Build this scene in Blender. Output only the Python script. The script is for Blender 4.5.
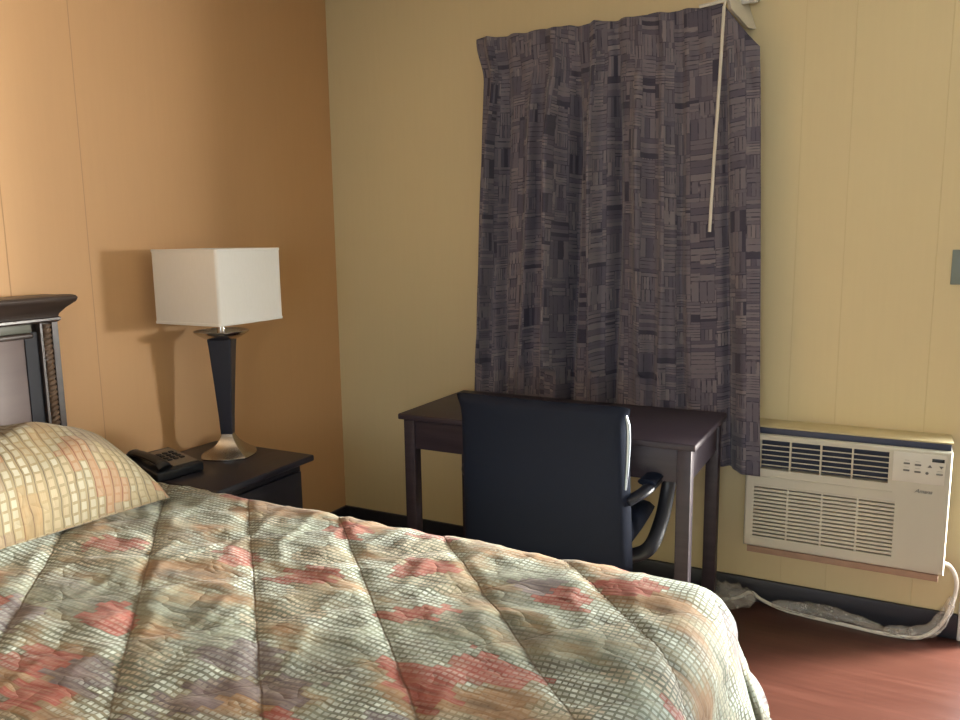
import bpy, bmesh, math, random
from mathutils import Vector, Matrix, noise
random.seed(7)
PI = math.pi
scene = bpy.context.scene
C = scene.collection
for o in list(bpy.data.objects):
    bpy.data.objects.remove(o)

# ------------------------------------------------------------------ camera
cd = bpy.data.cameras.new('camera'); cam = bpy.data.objects.new('camera', cd); C.objects.link(cam)
yaw, pitch, roll = 0.485322881, 0.153877173, -0.0136635308
fw = Vector((-math.sin(yaw)*math.cos(pitch), math.cos(yaw)*math.cos(pitch), -math.sin(pitch)))
rt = fw.cross(Vector((0, 0, 1))).normalized(); up = rt.cross(fw)
r_ = math.cos(roll)*rt + math.sin(roll)*up; u_ = r_.cross(fw)
M = Matrix((r_, u_, -fw)).transposed().to_4x4(); M.translation = (2.412, -3.091, 1.45)
cam.matrix_world = M
cd.sensor_width = 36; cd.lens = 791.016/960*36; cd.clip_start = 0.02
scene.camera = cam

# ------------------------------------------------------------------ light
w = bpy.data.worlds.new('world'); scene.world = w; w.use_nodes = True
bg = w.node_tree.nodes['Background']; bg.inputs[0].default_value = (0.80, 0.86, 1.0, 1); bg.inputs[1].default_value = 2.6

def area(name, loc, direction, sx, sy, power, color, portal=False):
    l = bpy.data.lights.new(name, 'AREA'); l.shape = 'RECTANGLE'; l.size = sx; l.size_y = sy
    l.energy = power; l.color = color
    if portal: l.cycles.is_portal = True
    o = bpy.data.objects.new(name, l); C.objects.link(o); o.location = loc
    o.rotation_euler = Vector(direction).to_track_quat('-Z', 'Z').to_euler()
    return o
# bright patch of open sky seen obliquely through the doorway on the right
area('daylight_gap', (5.6, 1.04, 1.45), (-1, -0.34, 0), 0.13, 0.8, 135, (1.0, 0.96, 0.90))
area('daylight', (5.6, 2.17, 1.4), (-1, -0.46, 0), 1.3, 0.9, 2900, (1.0, 0.95, 0.83))
# cool sky light in the doorway
area('doorway_skylight', (3.22, 0.25, 1.05), (0.0, -1, -0.12), 0.85, 1.9, 44, (0.84, 0.92, 1.0))
# added fill light at a made-up window behind the camera
area('rear_fill_light', (2.7, -5.02, 1.45), (-0.05, 1, -0.05), 1.8, 1.2, 18, (0.80, 0.92, 1.0))
scene.view_settings.view_transform = 'Standard'; scene.view_settings.look = 'None'
scene.view_settings.exposure = 0.35; scene.view_settings.gamma = 1.0
scene.view_settings.use_curve_mapping = False

# ------------------------------------------------------------------ helpers
ROOT = {}
def obj(name, bm, mat, parent=None, loc=None, sharp=38, smooth=True, sub=0):
    """link a bmesh given in world coordinates as one object"""
    base = Vector(loc) if loc else (ROOT[parent.name].copy() if parent else Vector((0, 0, 0)))
    if parent: base = ROOT[parent.name].copy()
    bmesh.ops.recalc_face_normals(bm, faces=bm.faces)
    bmesh.ops.translate(bm, verts=bm.verts, vec=-base)
    if smooth:
        for f in bm.faces: f.smooth = True
        for e in bm.edges:
            if len(e.link_faces) == 2 and e.calc_face_angle(0) > math.radians(sharp): e.smooth = False
    me = bpy.data.meshes.new(name); bm.to_mesh(me); bm.free()
    o = bpy.data.objects.new(name, me); C.objects.link(o)
    for m in (mat if isinstance(mat, (list, tuple)) else [mat]): me.materials.append(m)
    if parent: o.parent = parent
    else: o.location = base
    ROOT[o.name] = base
    if sub:
        s = o.modifiers.new('sub', 'SUBSURF'); s.levels = sub; s.render_levels = sub
    return o
def thing(name, label, cat, loc, group=None):
    o = bpy.data.objects.new(name, None); C.objects.link(o); o.location = loc
    o.empty_display_size = .05
    ROOT[o.name] = Vector(loc); o['label'] = label; o['category'] = cat
    if group: o['group'] = group
    return o
def tag(o, label, cat, group=None):
    o['label'] = label; o['category'] = cat
    if group: o['group'] = group
    return o
def struct(name, bm, m, **k):
    o = obj(name, bm, m, **k); o['kind'] = 'structure'; return o

def B(): return bmesh.new()
def box(bm, a, b, bev=0.0, seg=2):
    x0, x1 = sorted((a[0], b[0])); y0, y1 = sorted((a[1], b[1])); z0, z1 = sorted((a[2], b[2]))
    t = bmesh.new(); g = bmesh.ops.create_cube(t, size=1)
    for v in t.verts:
        v.co = Vector(((x0+x1)/2+v.co.x*(x1-x0), (y0+y1)/2+v.co.y*(y1-y0), (z0+z1)/2+v.co.z*(z1-z0)))
    if bev > 0: bmesh.ops.bevel(t, geom=t.edges[:], offset=bev, segments=seg, profile=.5, affect='EDGES')
    join(bm, t); return bm
def join(bm, t):
    me = bpy.data.meshes.new('tmp'); t.to_mesh(me); t.free(); bm.from_mesh(me); bpy.data.meshes.remove(me)
def lathe(bm, prof, c, n=40, rot=0.0, square=None):
    """prof = [(radius, z)]; square = exponent for a squared section"""
    rings = []
    for r, z in prof:
        ring = []
        for i in range(n):
            a = 2*PI*i/n
            k = 1.0
            if square: k = (abs(math.cos(a))**square+abs(math.sin(a))**square)**(-1/square)
            ring.append(bm.verts.new((c[0]+r*k*math.cos(a+rot), c[1]+r*k*math.sin(a+rot), z)))
        rings.append(ring)
    for A, Bq in zip(rings, rings[1:]):
        for i in range(n):
            bm.faces.new((A[i], A[(i+1) % n], Bq[(i+1) % n], Bq[i]))
    bm.faces.new(rings[0]); bm.faces.new(rings[-1])
    return bm
def catmull(pts, n=8):
    P = [Vector(p) for p in pts]; P = [P[0]*2-P[1]]+P+[P[-1]*2-P[-2]]; out = []
    for i in range(1, len(P)-2):
        for k in range(n):
            t = k/n
            out.append(.5*((2*P[i])+(P[i+1]-P[i-1])*t+(2*P[i-1]-5*P[i]+4*P[i+1]-P[i+2])*t*t+(3*P[i]-P[i-1]-3*P[i+1]+P[i+2])*t**3))
    out.append(P[-2]); return out
def tube(bm, pts, rad, n=12, sec=None, upv=(0, 0, 1)):
    """rad float or list; sec = (a, b) half sizes for a flattened section"""
    P = [Vector(p) for p in pts]; rings = []
    N = None
    for i, p in enumerate(P):
        t = (P[min(i+1, len(P)-1)]-P[max(i-1, 0)]).normalized()
        if N is None:
            N = Vector(upv)-t*t.dot(Vector(upv))
            if N.length < 1e-3: N = t.orthogonal()
            N.normalize()
        else:
            N = (N-t*t.dot(N)).normalized()
        Bn = t.cross(N)
        r = rad[i] if isinstance(rad, (list, tuple)) else rad
        a, b = (sec if sec else (1, 1))
        rings.append([bm.verts.new(p+N*(math.cos(2*PI*k/n)*r*a)+Bn*(math.sin(2*PI*k/n)*r*b)) for k in range(n)])
    for A, Bq in zip(rings, rings[1:]):
        for k in range(n): bm.faces.new((A[k], A[(k+1) % n], Bq[(k+1) % n], Bq[k]))
    bm.faces.new(rings[0]); bm.faces.new(rings[-1]); return bm
def prism_y(bm, poly, y0, y1):
    """polygon in x,z extruded along y"""
    A = [bm.verts.new((x, y0, z)) for x, z in poly]; D = [bm.verts.new((x, y1, z)) for x, z in poly]
    n = len(poly); bm.faces.new(A); bm.faces.new(D)
    for i in range(n): bm.faces.new((A[i], A[(i+1) % n], D[(i+1) % n], D[i]))
    return bm

# ------------------------------------------------------------------ node helper
class NT:
    def __init__(s, name):
        s.m = bpy.data.materials.new(name); s.m.use_nodes = True
        s.t = s.m.node_tree; s.p = s.t.nodes['Principled BSDF']
    def n(s, typ, ins=None, **kw):
        nd = s.t.nodes.new(typ)
        for k, v in kw.items(): setattr(nd, k, v)
        for k, v in (ins or {}).items(): s.set(nd.inputs[k], v)
        return nd
    def set(s, sock, v):
        if isinstance(v, bpy.types.NodeSocket): s.t.links.new(v, sock)
        else:
            if isinstance(v, (tuple, list)) and len(v) == 3 and sock.type == 'RGBA': v = (*v, 1)
            sock.default_value = v
    def math(s, op, a, b=None, c=None, clamp=False):
        nd = s.t.nodes.new('ShaderNodeMath'); nd.operation = op; nd.use_clamp = clamp
        for i, v in enumerate((a, b, c)):
            if v is not None: s.set(nd.inputs[i], v)
        return nd.outputs[0]
    def vmath(s, op, a, b=None):
        nd = s.t.nodes.new('ShaderNodeVectorMath'); nd.operation = op
        s.set(nd.inputs[0], a)
        if b is not None: s.set(nd.inputs[1], b)
        return nd.outputs[0]
    def mix(s, f, a, b, blend='MIX'):
        nd = s.t.nodes.new('ShaderNodeMix'); nd.data_type = 'RGBA'; nd.blend_type = blend
        s.set(nd.inputs[0], f); s.set(nd.inputs[6], a); s.set(nd.inputs[7], b); return nd.outputs[2]
    def noise(s, vec, scale, detail=3, rough=.55):
        nd = s.n('ShaderNodeTexNoise', {'Scale': scale, 'Detail': detail, 'Roughness': rough})
        if vec is not None: s.set(nd.inputs['Vector'], vec)
        return nd
    def ramp(s, fac, stops, const=False):
        nd = s.t.nodes.new('ShaderNodeValToRGB'); s.set(nd.inputs[0], fac); cr = nd.color_ramp
        if const: cr.interpolation = 'CONSTANT'
        while len(cr.elements) < len(stops): cr.elements.new(.5)
        for e, (p, c) in zip(cr.elements, stops):
            e.position = p; e.color = (*c, 1) if len(c) == 3 else c
        return nd.outputs[0]
    def coord(s, k='Object'):
        return s.t.nodes.new('ShaderNodeTexCoord').outputs[k]
    def sep(s, v):
        nd = s.n('ShaderNodeSeparateXYZ', {0: v}); return nd.outputs
    def comb(s, x, y, z=0.0):
        return s.n('ShaderNodeCombineXYZ', {0: x, 1: y, 2: z}).outputs[0]
    def bump(s, h, strength=.3, dist=.01):
        nd = s.n('ShaderNodeBump', {'Height': h, 'Strength': strength, 'Distance': dist})
        s.set(s.p.inputs['Normal'], nd.outputs[0]); return nd
    def base(s, c, rough=.5, metal=0., spec=.5, **kw):
        s.set(s.p.inputs['Base Color'], c); s.set(s.p.inputs['Roughness'], rough)
        s.p.inputs['Metallic'].default_value = metal; s.p.inputs['Specular IOR Level'].default_value = spec
        for k, v in kw.items(): s.p.inputs[k.replace('_', ' ')].default_value = v
        return s.m

def simple(name, col, rough=.5, metal=0., spec=.5, var=.08, scale=14, bump=.05, **kw):
    t = NT(name); c = t.coord()
    nz = t.noise(c, scale, 4).outputs[0]
    k = t.math('MULTIPLY_ADD', nz, var*2, 1-var)
    cc = t.vmath('MULTIPLY', t.comb(*col), t.comb(k, k, k))
    m = t.base(cc, t.math('MULTIPLY_ADD', nz, .12, rough-.06), metal, spec, **kw)
    if bump: t.bump(t.noise(c, scale*8, 3).outputs[0], bump, .004)
    return m

def wall_mat(name, col, axis, grooves, gcol):
    t = NT(name); c = t.coord(); s = t.sep(c)
    big = t.noise(t.vmath('MULTIPLY', c, (.8, .8, .4)), 1.2, 3).outputs[0]
    fine = t.noise(t.vmath('MULTIPLY', c, (60, 60, 4)), 1.0, 3).outputs[0]
    k = t.math('ADD', t.math('MULTIPLY_ADD', big, .10, .93), t.math('MULTIPLY', fine, .05))
    cc = t.vmath('MULTIPLY', t.comb(*col), t.comb(k, k, k))
    g = None
    for p, wd in grooves:
        d = t.math('ABSOLUTE', t.math('SUBTRACT', s[axis], p))
        q = t.math('SUBTRACT', 1.0, t.math('DIVIDE', d, wd), clamp=True)
        g = q if g is None else t.math('MAXIMUM', g, q)
    cc = t.mix(t.math('MULTIPLY', g, .55), cc, gcol)
    m = t.base(cc, .62, 0, .35)
    t.bump(t.math('SUBTRACT', t.math('MULTIPLY', fine, .12), g), .35, .003)
    return m

M_orange = wall_mat('orange_painted_panelling', (.60, .365, .180), 1,
    [(-1.605, .0028), (-1.325, .0018), (-1.90, .0025), (-2.2, .0025), (-2.5, .0025), (-2.8, .0025), (-3.4, .0025)], (.18, .09, .04))
M_yellow = wall_mat('yellow_painted_panelling', (.65, .55, .325), 0,
    [(2.524, .0022), (2.24, .0015), (2.08, .0012), (3.9, .002)], (.52, .42, .22))
M_ceiling = simple('white_ceiling', (.66, .64, .58), .9)
M_beige = simple('rear_wall_paint', (.50, .43, .28), .8)

# floor : red-brown laminate
t = NT('reddish_laminate'); c = t.coord()
br = t.n('ShaderNodeTexBrick', {'Vector': c, 'Color1': (1, 1, 1), 'Color2': (.78, .76, .74), 'Mortar': (.6, .6, .6), 'Scale': 1.0,
    'Mortar Size': .0012, 'Mortar Smooth': .1, 'Bias': 0., 'Brick Width': 1.2, 'Row Height': .19})
gr = t.noise(t.vmath('MULTIPLY', c, (3, 60, 3)), 1.0, 5, .6).outputs[0]
gr2 = t.noise(t.vmath('MULTIPLY', c, (1.2, 9, 1)), 1.5, 4, .6).outputs[0]
k = t.math('ADD', t.math('MULTIPLY', gr, .55), t.math('MULTIPLY', gr2, .45))
cc = t.ramp(k, [(.3, (.050, .018, .013)), (.52, (.067, .025, .018)), (.72, (.088, .034, .025))])
cc = t.mix(.5, cc, t.vmath('MULTIPLY', cc, br.outputs[0]))
M_floor = t.base(cc, t.math('MULTIPLY_ADD', gr, .10, .25), 0, .30)
t.bump(gr, .06, .002)

M_black_base = simple('black_baseboard', (.020, .022, .032), .45, bump=.03)
M_white = simple('white_trim', (.70, .70, .68), .45)
M_ground = simple('concrete', (.45, .44, .42), .9, bump=.3)

# dark stained wood
def wood(name, dark, mid, rough=.35, axis=(4, 4, 60), spec=.5, coat=.3):
    t = NT(name); c = t.coord()
    g = t.noise(t.vmath('MULTIPLY', c, axis), 1.0, 5, .6).outputs[0]
    cc = t.ramp(g, [(.35, dark), (.65, mid)])
    m = t.base(cc, t.math('MULTIPLY_ADD', g, .15, rough-.07), 0, spec)
    t.p.inputs['Coat Weight'].default_value = coat; t.p.inputs['Coat Roughness'].default_value = .3
    t.bump(g, .08, .002); return m
M_desk = wood('dark_cherry_desk_wood', (.026, .019, .028), (.040, .029, .040), .5, (3, 40, 40), spec=.35, coat=.1)
M_night = wood('black_walnut_veneer', (.014, .015, .025), (.022, .022, .035), .4, (40, 3, 40), coat=.15)
M_head = wood('espresso_headboard_wood', (.028, .018, .015), (.050, .034, .027), .42, (30, 3, 40), coat=.3)
M_stile = simple('black_stile', (.012, .013, .020), .55, spec=.3)
M_headpanel = wood('glossy_headboard_panel', (.115, .085, .082), (.150, .112, .105), .30, (30, 2, 10), coat=.5)  # greyed base colour stands in for reflection on dark wood
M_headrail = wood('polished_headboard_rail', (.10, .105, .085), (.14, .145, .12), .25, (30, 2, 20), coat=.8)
M_rope = wood('bronze_rope_moulding', (.07, .042, .026), (.15, .095, .06), .3, (20, 20, 20), coat=.6)

M_leather = simple('black_leatherette', (.0070, .0115, .026), .65, spec=.2, scale=30, bump=.12)
M_plastic_black = simple('black_plastic', (.014, .016, .024), .38)
M_chrome = simple('chrome', (.40, .46, .54), .3, 1.0, var=.03, bump=0)
M_silver = simple('brushed_nickel', (.66, .63, .59), .24, 1.0, var=.06, bump=.03)
M_lampbase = simple('brushed_pewter', (.46, .43, .39), .24, 1.0, var=.05, bump=.02)
M_lampdark = simple('black_lacquered_wood', (.014, .015, .026), .4, spec=.5, bump=.02)
M_metal = simple('grey_steel', (.35, .35, .36), .4, .9)

# lamp shade
t = NT('cream_linen_shade'); c = t.coord()
wv = t.noise(t.vmath('MULTIPLY', c, (300, 300, 40)), 1., 2).outputs[0]
wv2 = t.noise(t.vmath('MULTIPLY', c, (30, 30, 400)), 1., 2).outputs[0]
M_shade = t.base(t.mix(wv, (.79, .78, .72), (.85, .84, .79)), .85, 0, .2)
t.bump(t.math('ADD', wv, wv2), .15, .002)
tr = t.n('ShaderNodeBsdfTranslucent', {'Color': (.85, .80, .66)})
mx = t.n('ShaderNodeMixShader', {0: .18, 1: t.p.outputs[0], 2: tr.outputs[0]})
t.t.links.new(mx.outputs[0], t.t.nodes['Material Output'].inputs[0])

# ---- bedspread fabric (UV in metres)
def spread_mat(name, warm, rot=0.0):
    t = NT(name); uv = t.coord('UV')
    cx, cy = (.026, .024) if warm else (.0125, .0135)
    s0 = t.sep(uv)
    wob = t.noise(uv, 9, 2).outputs[1]
    P = t.vmath('ADD', uv, t.vmath('MULTIPLY', t.vmath('SUBTRACT', wob, (.5, .5, .5)), (.02, .02, 0)))
    s = t.sep(P)
    gx = t.math('DIVIDE', s[0], cx); gy = t.math('DIVIDE', s[1], cy)
    ix = t.math('FLOOR', gx); fx = t.math('FRACT', gx)
    gy2 = t.math('ADD', gy, t.math('MULTIPLY', t.math('MODULO', ix, 2.), .0))
    iy = t.math('FLOOR', gy2); fy = t.math('FRACT', gy2)
    cell = t.comb(ix, iy, 0.)
    rnd = t.n('ShaderNodeTexWhiteNoise', {'Vector': cell}, noise_dimensions='3D').outputs[0]
    # patches, edges stepped on the dash grid
    sn = t.comb(t.math('MULTIPLY', ix, cx), t.math('MULTIPLY', iy, cy), 0.)
    fray = t.n('ShaderNodeTexWhiteNoise', {'Vector': t.comb(0.0, iy, 3.0)}, noise_dimensions='3D').outputs[0]
    sx = t.sep(sn)
    snf = t.comb(t.math('ADD', sx[0], t.math('MULTIPLY', t.math('SUBTRACT', fray, .5), .05)), sx[1], 0.)
    v1 = t.n('ShaderNodeTexVoronoi', {'Vector': t.vmath('MULTIPLY', snf, (9, 12.5, 1)), 'Scale': 1.0, 'Randomness': 1.0}, distance='CHEBYCHEV', voronoi_dimensions='2D')
    r1 = t.n('ShaderNodeSeparateColor', {0: v1.outputs['Color']}).outputs
    big = t.noise(t.vmath('MULTIPLY', sn, (2.6, 3.6, 1)), 1.0, 1).outputs[0]
    region = r1[0]; reg2 = r1[1]
    streak = t.noise(t.vmath('MULTIPLY', P, (14, 170, 1)), 1.0, 3).outputs[0]
    streak2 = t.noise(t.vmath('MULTIPLY', P, (7, 60, 1)), 1.0, 3).outputs[0]
    # ground colours: brushed sage, tan and brown with scattered red and plum blocks
    nA = t.noise(t.vmath('MULTIPLY', snf, (4.0, 6.5, 1)), 1.0, 2).outputs[0]
    nB = t.noise(t.vmath('MULTIPLY', t.vmath('ADD', P, (3.1, 1.7, 0)), (5.5, 12, 1)), 1.0, 3).outputs[0]
    ground = t.ramp(nA, [(0, (.26, .15, .10)), (.38, (.33, .20, .105)), (.45, (.27, .25, .165)), (.50, (.22, .245, .19)), (.60, (.15, .175, .14)), (.66, (.28, .33, .26))])
    ground = t.mix(t.math('MULTIPLY', t.math('SUBTRACT', nB, .5), 4.0, clamp=True), ground, (.115, .11, .095))
    red = t.ramp(region, [(0, (0, 0, 0)), (.58, (1, 1, 1)), (.665, (0, 0, 0))], True)
    plum = t.ramp(region, [(0, (0, 0, 0)), (.80, (1, 1, 1)), (.85, (0, 0, 0))], True)
    ground = t.mix(t.math('MULTIPLY', red, .9), ground, (.34, .085, .07))
    ground = t.mix(t.math('MULTIPLY', plum, .85), ground, (.16, .13, .155))
    ground = t.mix(t.math('MULTIPLY', t.math('SUBTRACT', streak, .45), 2.4, clamp=True), ground, t.mix(.5, ground, (.50, .46, .34)))
    ground = t.mix(t.math('MULTIPLY', t.math('SUBTRACT', .52, streak2), 3.2, clamp=True), ground, t.vmath('MULTIPLY', ground, (.50, .48, .48)))
    # dashes
    dx = t.math('ABSOLUTE', t.math('SUBTRACT', fx, .5)); dy = t.math('ABSOLUTE', t.math('SUBTRACT', fy, .5))
    mx_ = t.math('LESS_THAN', dx, .37); my_ = t.math('LESS_THAN', dy, .27)
    dash = t.math('MULTIPLY', mx_, my_)
    amt = t.ramp(nA, [(.36, (.12, .12, .12)), (.43, (.45, .45, .45)), (.49, (1, 1, 1))])
    amt = t.math('MULTIPLY', amt, t.math('SUBTRACT', 1., t.math('MULTIPLY', t.math('ADD', red, plum), .6)))
    keep = t.math('MULTIPLY', t.math('SUBTRACT', big, .34), 5.0, clamp=True)
    fade = t.math('MULTIPLY', t.math('MULTIPLY', dash, amt), t.math('MULTIPLY_ADD', keep, .80, .15))
    fade = t.math('MULTIPLY', fade, t.math('MULTIPLY_ADD', rnd, .5, .5))
    dcol = t.mix(t.math('GREATER_THAN', reg2, .72), (.70, .80, .75), (.66, .60, .48))
    col = t.mix(fade, ground, dcol)
    if warm: col = t.mix(.60, col, t.mix(t.math('GREATER_THAN', fy, .12), (.16, .09, .04), (.40, .29, .14)))
    kk = .40 if warm else .66
    col = t.vmath('MULTIPLY', col, (kk, kk, kk))
    m = t.base(col, .78, 0, .22)
    t.p.inputs['Sheen Weight'].default_value = .06; t.p.inputs['Sheen Roughness'].default_value = .4
    wr = t.noise(t.vmath('ADD', t.vmath('MULTIPLY', uv, (9, 13, 1)), t.vmath('MULTIPLY', wob, (.5, .5, 0))), 1.0, 2, .5).outputs[0]
    wr = t.math('ABSOLUTE', t.math('SUBTRACT', wr, .5))
    wr = t.math('MULTIPLY', t.math('POWER', wr, .6), 1.0)
    wv = t.math('ADD', t.math('MULTIPLY', wr, 1.), t.math('MULTIPLY', streak, .10))
    uu = t.sep(uv)
    st_ = None
    for sgn, off, dep, wdt in ((1, .674, 1.0, .0019), (-1, -3.675, .62, .0016)):
        q = t.math('DIVIDE', t.math('ADD', t.math('MULTIPLY_ADD', uu[1], float(sgn), uu[0]), off), .328)
        d = t.math('MULTIPLY', t.math('ABSOLUTE', t.math('SUBTRACT', q, t.math('ROUND', q))), .328*.7071)
        g = t.math('MULTIPLY', t.math('SUBTRACT', 1., t.math('DIVIDE', d, wdt*2.2), clamp=True), dep)
        st_ = g if st_ is None else t.math('MAXIMUM', st_, g)
    if warm: st_ = t.math('MULTIPLY', st_, 0.0)
    # stitched thread sunk in the quilting
    t.set(t.p.inputs['Base Color'], t.mix(t.math('MULTIPLY', st_, .6), col, (.10, .075, .055)))
    t.bump(t.math('SUBTRACT', wv, t.math('MULTIPLY', st_, .45)), .24, .02)
    return m
M_spread = spread_mat('quilted_print_fabric', False)
M_sham = spread_mat('pillow_print_fabric', True)
M_ticking = simple('mattress_ticking', (.62, .62, .60), .85)

# ---- curtain fabric (UV in metres): basket-weave print
t = NT('basket_weave_curtain'); uv = t.coord('UV'); s = t.sep(uv)
def weave(off, cs, seed):
    gx = t.math('DIVIDE', t.math('ADD', s[0], off), cs); gy = t.math('DIVIDE', t.math('ADD', s[1], off*1.7), cs*.86)
    ix = t.math('FLOOR', gx)
    gy = t.math('ADD', gy, t.math('MULTIPLY', ix, .37))
    iy = t.math('FLOOR', gy); fx = t.math('FRACT', gx); fy = t.math('FRACT', gy)
    r = t.n('ShaderNodeTexWhiteNoise', {'Vector': t.comb(ix, iy, seed)}, noise_dimensions='3D')
    rc = t.n('ShaderNodeSeparateColor', {0: r.outputs[1]}).outputs
    horiz = t.math('GREATER_THAN', rc[0], .45)
    a = t.math('ADD', t.math('MULTIPLY', fy, horiz), t.math('MULTIPLY', fx, t.math('SUBTRACT', 1., horiz)))
    nb = t.math('MULTIPLY_ADD', t.math('FLOOR', t.math('MULTIPLY', rc[1], 3.)), 1., 3.)
    ab = t.math('MULTIPLY', a, nb); bi = t.math('FLOOR', ab); bf = t.math('FRACT', ab)
    r2 = t.n('ShaderNodeTexWhiteNoise', {'Vector': t.comb(t.math('ADD', ix, t.math('MULTIPLY', bi, .31)), iy, seed+5)}, noise_dimensions='3D').outputs[0]
    line = t.math('LESS_THAN', bf, t.math('MULTIPLY_ADD', rc[2], .22, .06))
    edge = t.math('MINIMUM', t.math('MINIMUM', fx, t.math('SUBTRACT', 1., fx)), t.math('MINIMUM', fy, t.math('SUBTRACT', 1., fy)))
    el = t.math('LESS_THAN', edge, .025)
    return r2, t.math('MAXIMUM', line, t.math('MULTIPLY', el, .6)), rc[2]
v1, l1, q1 = weave(0., .085, 1.); v2, l2, q2 = weave(.031, .056, 11.)
pick = t.math('GREATER_THAN', t.math('ADD', t.math('MULTIPLY', q1, .6), t.math('MULTIPLY', q2, .4)), .55)
def sel(a, b): return t.math('ADD', t.math('MULTIPLY', a, t.math('SUBTRACT', 1., pick)), t.math('MULTIPLY', b, pick))
vv = sel(v1, v2); ll = sel(l1, l2); qq = sel(q1, q2)
brk = t.noise(t.vmath('MULTIPLY', uv, (28, 28, 1)), 1., 2).outputs[0]
tone = t.ramp(t.math('ADD', t.math('MULTIPLY', vv, .62), t.math('MULTIPLY', qq, .38)), [(0, (.050, .045, .060)), (.15, (.095, .085, .100)), (.34, (.13, .115, .125)), (.55, (.165, .143, .146)), (.8, (.20, .174, .168))], True)
lk = t.math('MULTIPLY', ll, t.math('MULTIPLY', t.math('SUBTRACT', brk, .34), 4.5, clamp=True))
cc = t.mix(t.math('MULTIPLY', lk, .85), tone, (.030, .028, .044))
cc = t.vmath('MULTIPLY', cc, (1.08, 1.12, 1.26))
fib = t.noise(t.vmath('MULTIPLY', uv, (500, 500, 1)), 1., 2).outputs[0]
M_curtain = t.base(t.mix(t.math('MULTIPLY', fib, .3), cc, t.vmath('MULTIPLY', cc, (.6, .6, .65))), .85, 0, .2)
t.p.inputs['Sheen Weight'].default_value = .2
t.bump(fib, .12, .002)

M_ac = simple('beige_ac_plastic', (.52, .505, .42), .45, var=.04, scale=5, bump=.02)
M_ac_light = simple('pale_control_panel', (.62, .61, .54), .45, bump=0)
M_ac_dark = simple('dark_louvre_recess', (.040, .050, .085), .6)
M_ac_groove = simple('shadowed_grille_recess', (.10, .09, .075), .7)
M_ac_sleeve = simple('painted_metal_sleeve', (.55, .47, .27), .6)
M_ac_navy = simple('navy_gap_shade', (.035, .045, .085), .55)  # shade of the recessed gap above the unit, put into the colour
M_trimwood = simple('raw_wood_trim', (.33, .21, .145), .7, var=.25, scale=25, bump=.2)
M_button = simple('grey_button', (.13, .13, .12), .5)
M_grey_print = simple('dark_print', (.10, .10, .10), .5, bump=0)
M_display = simple('dark_display', (.03, .035, .04), .15, bump=0)
M_cord = simple('white_cord_rubber', (.72, .70, .62), .5)
M_plate = simple('grey_green_plate', (.17, .21, .19), .4)
M_toggle = simple('ivory_toggle', (.4, .42, .38), .4)
M_rod = simple('white_rod_enamel', (.60, .58, .50), .4)
M_phone = simple('charcoal_phone_plastic', (.016, .020, .028), .4)
M_keypad = simple('grey_phone_faceplate', (.20, .165, .13), .45)
# clear crumpled plastic
t = NT('clear_plastic_film'); c = t.coord()
nz = t.noise(c, 38, 4).outputs[0]
t.base((.80, .78, .74), .25, 0, .6); t.bump(nz, .9, .01)
tp = t.n('ShaderNodeBsdfTransparent', {0: (.95, .95, .95)})
mx = t.n('ShaderNodeMixShader', {0: t.math('MULTIPLY_ADD', nz, .5, .0), 1: tp.outputs[0], 2: t.p.outputs[0]})
t.t.links.new(mx.outputs[0], t.t.nodes['Material Output'].inputs[0])
M_film = t.m

# ------------------------------------------------------------------ room shell
RX, RY, RZ = 4.6, -5.1, 2.62
FL = .024                              # finished floor level
DX0, DX1, DZ = 2.74, 3.66, 2.05       # doorway in the front wall
struct('floor', box(B(), (-.1, RY-.1, -.1), (RX+.1, .1, FL)), M_floor, smooth=False)
struct('ceiling', box(B(), (-.1, RY-.1, RZ), (RX+.1, .1, RZ+.1)), M_ceiling, smooth=False)
struct('wall_left', box(B(), (-.1, RY-.1, 0), (0, .1, RZ)), M_orange, smooth=False)
bm = B(); box(bm, (0, 0, 0), (DX0, .1, RZ)); box(bm, (DX1, 0, 0), (RX, .1, RZ)); box(bm, (DX0, 0, DZ), (DX1, .1, RZ))
struct('wall_front', bm, M_yellow, smooth=False)
struct('wall_right', box(B(), (RX, RY-.1, 0), (RX+.1, .1, RZ)), M_yellow, smooth=False)
bm = B(); box(bm, (0, RY-.1, 0), (1.8, RY, RZ)); box(bm, (3.6, RY-.1, 0), (RX, RY, RZ)); box(bm, (1.8, RY-.1, 0), (3.6, RY, .85)); box(bm, (1.8, RY-.1, 2.05), (3.6, RY, RZ))
struct('wall_back', bm, M_beige, smooth=False)
bm = B()
for a, b in (((1.8, 0, .85), (1.86, 0, 2.05)), ((3.54, 0, .85), (3.6, 0, 2.05)), ((1.8, 0, .85), (3.6, 0, .91)), ((1.8, 0, 1.99), (3.6, 0, 2.05)), ((2.68, 0, .9), (2.72, 0, 2.0))):
    box(bm, (a[0], RY-.08, a[2]), (b[0], RY-.02, b[2]), .004)
struct('fill_window', bm, M_white)  # unseen window frame, added to go with the rear fill light
struct('ground_outside', box(B(), (-3, .1, -.2), (12, 9, -.06)), M_ground, smooth=False)
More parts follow.
